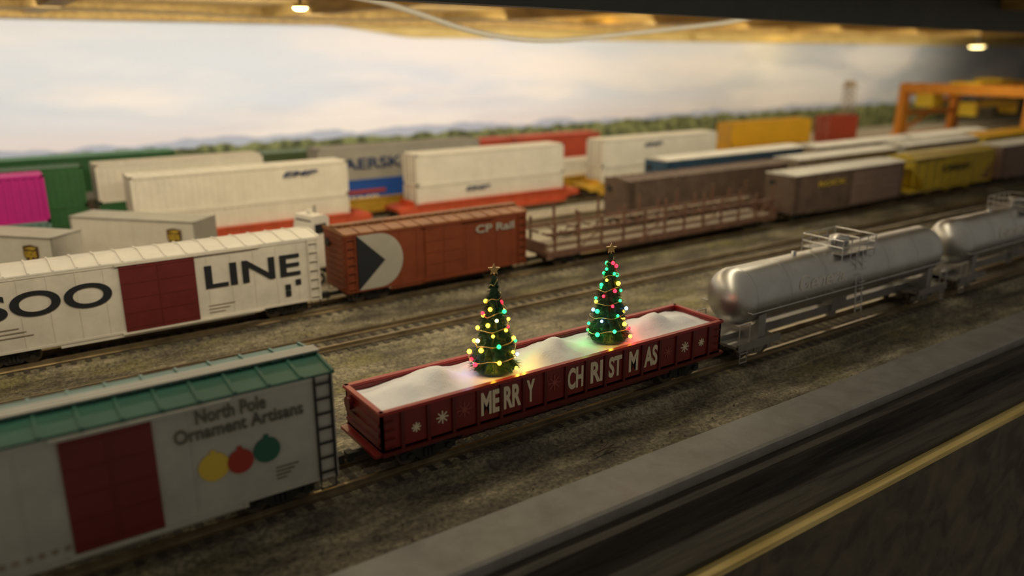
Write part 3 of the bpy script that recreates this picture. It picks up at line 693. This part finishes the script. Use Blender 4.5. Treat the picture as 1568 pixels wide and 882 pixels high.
# ---------------------------------------------------------------- TRAILERS
def trailer(xl,yl,L,rot):
    e=empty('semi_trailer',(xl,yl,0),rot); mb=MB(); w=.25
    mb.box(0,L,0,w,.135,.485,'white')
    for x in (0,L-.015): mb.box(x,x+.015,-.003,w+.003,.135,.49,'grey')
    for z in (.135,.473): mb.box(0,L,-.003,w+.003,z,z+.014,'grey')
    n=int(L/.1)
    for i in range(1,n): x=L*i/n; mb.box(x-.002,x+.002,-.002,w+.002,.14,.485,'white')
    mb.box(.05,L-.05,.08,.17,.105,.135,'under')
    for x in (.10,.20):
        for y in (.005,.195):
            mb.cyl((x,y,.05),(x,y+.05,.05),.05,'tyre',16); mb.cyl((x,y-.002,.05),(x,y+.052,.05),.02,'grey',10)
        mb.box(x-.012,x+.012,.03,.22,.05,.105,'under')
    for y in (.05,.19): mb.box(L-.32,L-.30,y,y+.012,.0,.135,'under')
    mb.build('trailer_body',e)
    mb=MB(); cx=L-.17; cz=.37
    mb.prism_y([(cx-.055,cz+.055),(cx,cz+.065),(cx+.055,cz+.055),(cx+.055,cz-.01),(cx+.03,cz-.05),(cx,cz-.07),(cx-.03,cz-.05),(cx-.055,cz-.01)],-.006,-.002,'upsbrown')
    mb.prism_y([(cx-.048,cz+.040),(cx,cz+.052),(cx+.048,cz+.048),(cx+.02,cz+.032)],-.0075,-.005,'ornyellow')
    mb.build('shield_logo',e); text_fit('logo','ups',cx-.042,cx+.042,cz-.035,cz+.025,-.006,'ornyellow',e,.02)
trailer(.62,6.40,1.0,-.82); trailer(-.30,6.46,1.08,-.82)

e=empty('yard_truck',(2.1,5.45,0),.3); mb=MB()
mb.box(-.16,.2,-.08,.08,.09,.12,'under'); mb.prism_y([(-.16,.12),(.02,.12),(.02,.48),(-.02,.50),(-.12,.50),(-.16,.32)],-.10,.10,'white')
mb.prism_y([(-.152,.34),(-.127,.47),(-.117,.47),(-.142,.34)],-.085,.085,'glass'); mb.box(-.11,-.01,-.103,.103,.37,.44,'glass')
mb.box(.04,.16,-.05,.05,.12,.15,'under'); mb.cyl((.03,.07,.12),(.03,.07,.54),.012,'grey',8)
mb.cyl((-.07,0,.50),(-.07,0,.53),.02,'white',8)
for x in (-.1,.13):
    for s in (-1,1): mb.cyl((x,s*.07,.045),(x,s*.11,.045),.045,'tyre',16); mb.cyl((x,s*.111,.045),(x,s*.113,.045),.02,'white',10)
mb.build('truck_body',e)

# ---------------------------------------------------------------- GANTRY CRANE
e=empty('gantry_crane',(14.8,6.795,0)); mb=MB(); Yh=1.095
for x in (-.9,.9):
    mb.box(x-.08,x+.08,-Yh,Yh,.95,1.11,'crane')
    for k in range(9): y=-Yh+.1+2*(Yh-.1)*k/8; mb.box(x-.085,x+.085,y-.01,y+.01,.94,1.12,'crane')
for sy in (-1,1):
    y=sy*(Yh-.06)
    mb.box(-1.15,1.15,y-.055,y+.055,.10,.24,'crane'); mb.box(-.95,.95,y-.05,y+.05,.90,1.0,'crane')
    for x in (-.9,.9):
        mb.prism_y([(x-.13,.2),(x+.13,.2),(x+.09,.98),(x-.09,.98)],y-.055,y+.055,'crane')
        for q in (-.16,.0,.16): mb.cyl((x+q,y-.04,.06),(x+q,y+.04,.06),.06,'tyre',16)
    mb.cyl((-.85,y,.25),(.85,y,.9),.03,'crane',6); mb.box(-.9,.9,y-.03,y+.03,.55,.63,'crane')
mb.box(-.95,.95,-.25,.25,1.11,1.15,'craney'); mb.box(-.2,.2,-.22,.22,1.14,1.2,'craney')
for x in (-.6,.6):
    for y in (-.12,.12): mb.cyl((x,y,.80),(x,y,1.11),.012,'black',6)
mb.box(-.75,.75,-.14,.14,.74,.82,'craney'); mb.box(-.95,-.6,Yh-.6,Yh-.3,.72,.95,'craney')
for x in (-.7,.7):
    mb.box(x-.05,x+.05,-.14,.14,.60,.74,'craney')
ladder(mb,.98,1.08,-Yh,.2,.95,12,'craney')
mb.build('crane_frame',e)
for x,y in ((15.0,9.6),(21,9.7)):
    e=empty('lattice_tower',(x,y,0)); mb=MB()
    for a,b in ((-1,-1),(1,-1),(1,1),(-1,1)): mb.cyl((a*.12,b*.12,-.01),(a*.07,b*.07,.95),.012,'tan',6)
    for k in range(6):
        z0=.02+k*.15; s0=.12-.05*z0/.95; s1=.12-.05*(z0+.15)/.95
        for b in (-1,1): mb.cyl((-s0,b*s0,z0),(s1,b*s1,z0+.15),.008,'tan',5); mb.cyl((b*s0,-s0,z0),(b*s1,s1,z0+.15),.008,'tan',5)
    mb.box(-.13,.13,-.13,.13,.95,.97,'tan'); mb.box(-.08,.08,-.08,.08,.97,1.08,'tan'); mb.build('tower_frame',e)

e=empty('twig',(2.05,2.24,0)); mb=MB()
mb.cyl((-.07,.0,.008),(.05,.01,.014),.004,'twig',6); mb.cyl((-.02,.004,.010),(.03,.03,.016),.003,'twig',5); mb.cyl((.0,.006,.012),(.06,-.02,.012),.003,'twig',5)
mb.build('twig_stems',e)
mb=MB()
for i in range(1800):
    x=random.uniform(-.5,8); y=random.choice((random.uniform(2.12,2.37),random.uniform(2.89,3.79),random.uniform(2.89,3.79),random.uniform(4.31,4.45))); r=random.uniform(.002,.007)
    mb.add([(x+r,y,-.002),(x-r*.6,y+r*.8,-.002),(x-r*.5,y-r*.8,-.002),(x,y,r*1.1)],[(0,1,3),(1,2,3),(2,0,3)],random.choice(('ballast','tan','tie')))
mb.build('gravel_scatter')

# ---------------------------------------------------------------- LIGHTS
def area(name,loc,sx,sy,energy,color,aim,along=(1,0,0)):
    ld=bpy.data.lights.new(name,'AREA'); ld.shape='RECTANGLE'; ld.size=sx; ld.size_y=sy; ld.energy=energy; ld.color=color
    o=bpy.data.objects.new(name,ld); COL.objects.link(o); o.location=loc
    d=Vector(aim).normalized(); z=-d; x=Vector(along).normalized(); y=z.cross(x).normalized(); x=y.cross(z)
    o.matrix_world=Matrix.Translation(loc)@Matrix((x,y,z)).transposed().to_4x4(); return o
area('led_strip_front',(3.8,3.50,1.95),9.5,.06,84,(1,.86,.60),(0,.50,-1),(1,.1297,0))
area('led_strip_yard',(5.5,6.2,1.95),16,.06,125,(1,.87,.62),(0,-.1,-1))
area('led_strip_backdrop',(3.4,8.2,1.93),12,.08,150,(1,.93,.82),(0,1,-.55))
area('led_strip_backdrop',(14.5,8.6,1.93),10,.08,85,(1,.86,.64),(0,1,-.55))
for x,y,z,p in ((2.33,6.1,1.80,6),(8,9.2,1.85,6),(-1,9.2,1.85,4),(13.5,9.8,1.8,6)):  # first sits by a puck lamp; the rest are bulbless fill added under the deck
    ld=bpy.data.lights.new('bulb_and_fill_light','POINT'); ld.color=(1,.68,.16); ld.energy=p; ld.shadow_soft_size=.02
    o=bpy.data.objects.new('bulb_and_fill_light',ld); COL.objects.link(o); o.location=(x,y,z)
w=bpy.data.worlds.new('room_ambient'); S.world=w; w.use_nodes=True
w.node_tree.nodes['Background'].inputs[0].default_value=(1,.90,.74,1); w.node_tree.nodes['Background'].inputs[1].default_value=.17

# ---------------------------------------------------------------- CAMERA
cam=bpy.data.cameras.new('camera'); co=bpy.data.objects.new('camera',cam); COL.objects.link(co)
cam.sensor_width=36; cam.lens=28; cam.clip_start=.01; cam.clip_end=200
yaw=math.radians(55.0); pit=math.radians(16.4)
Fh=Vector((math.cos(yaw),math.sin(yaw),0)); R=Vector((math.sin(yaw),-math.cos(yaw),0))
F=Fh*math.cos(pit)+Vector((0,0,-math.sin(pit))); U=R.cross(F)
co.matrix_world=Matrix.Translation((0,0,1.60))@Matrix((R,U,-F)).transposed().to_4x4()
cam.dof.use_dof=True; cam.dof.focus_distance=3.6; cam.dof.aperture_fstop=.62
S.camera=co
S.view_settings.view_transform='Standard'
S.view_settings.exposure=0
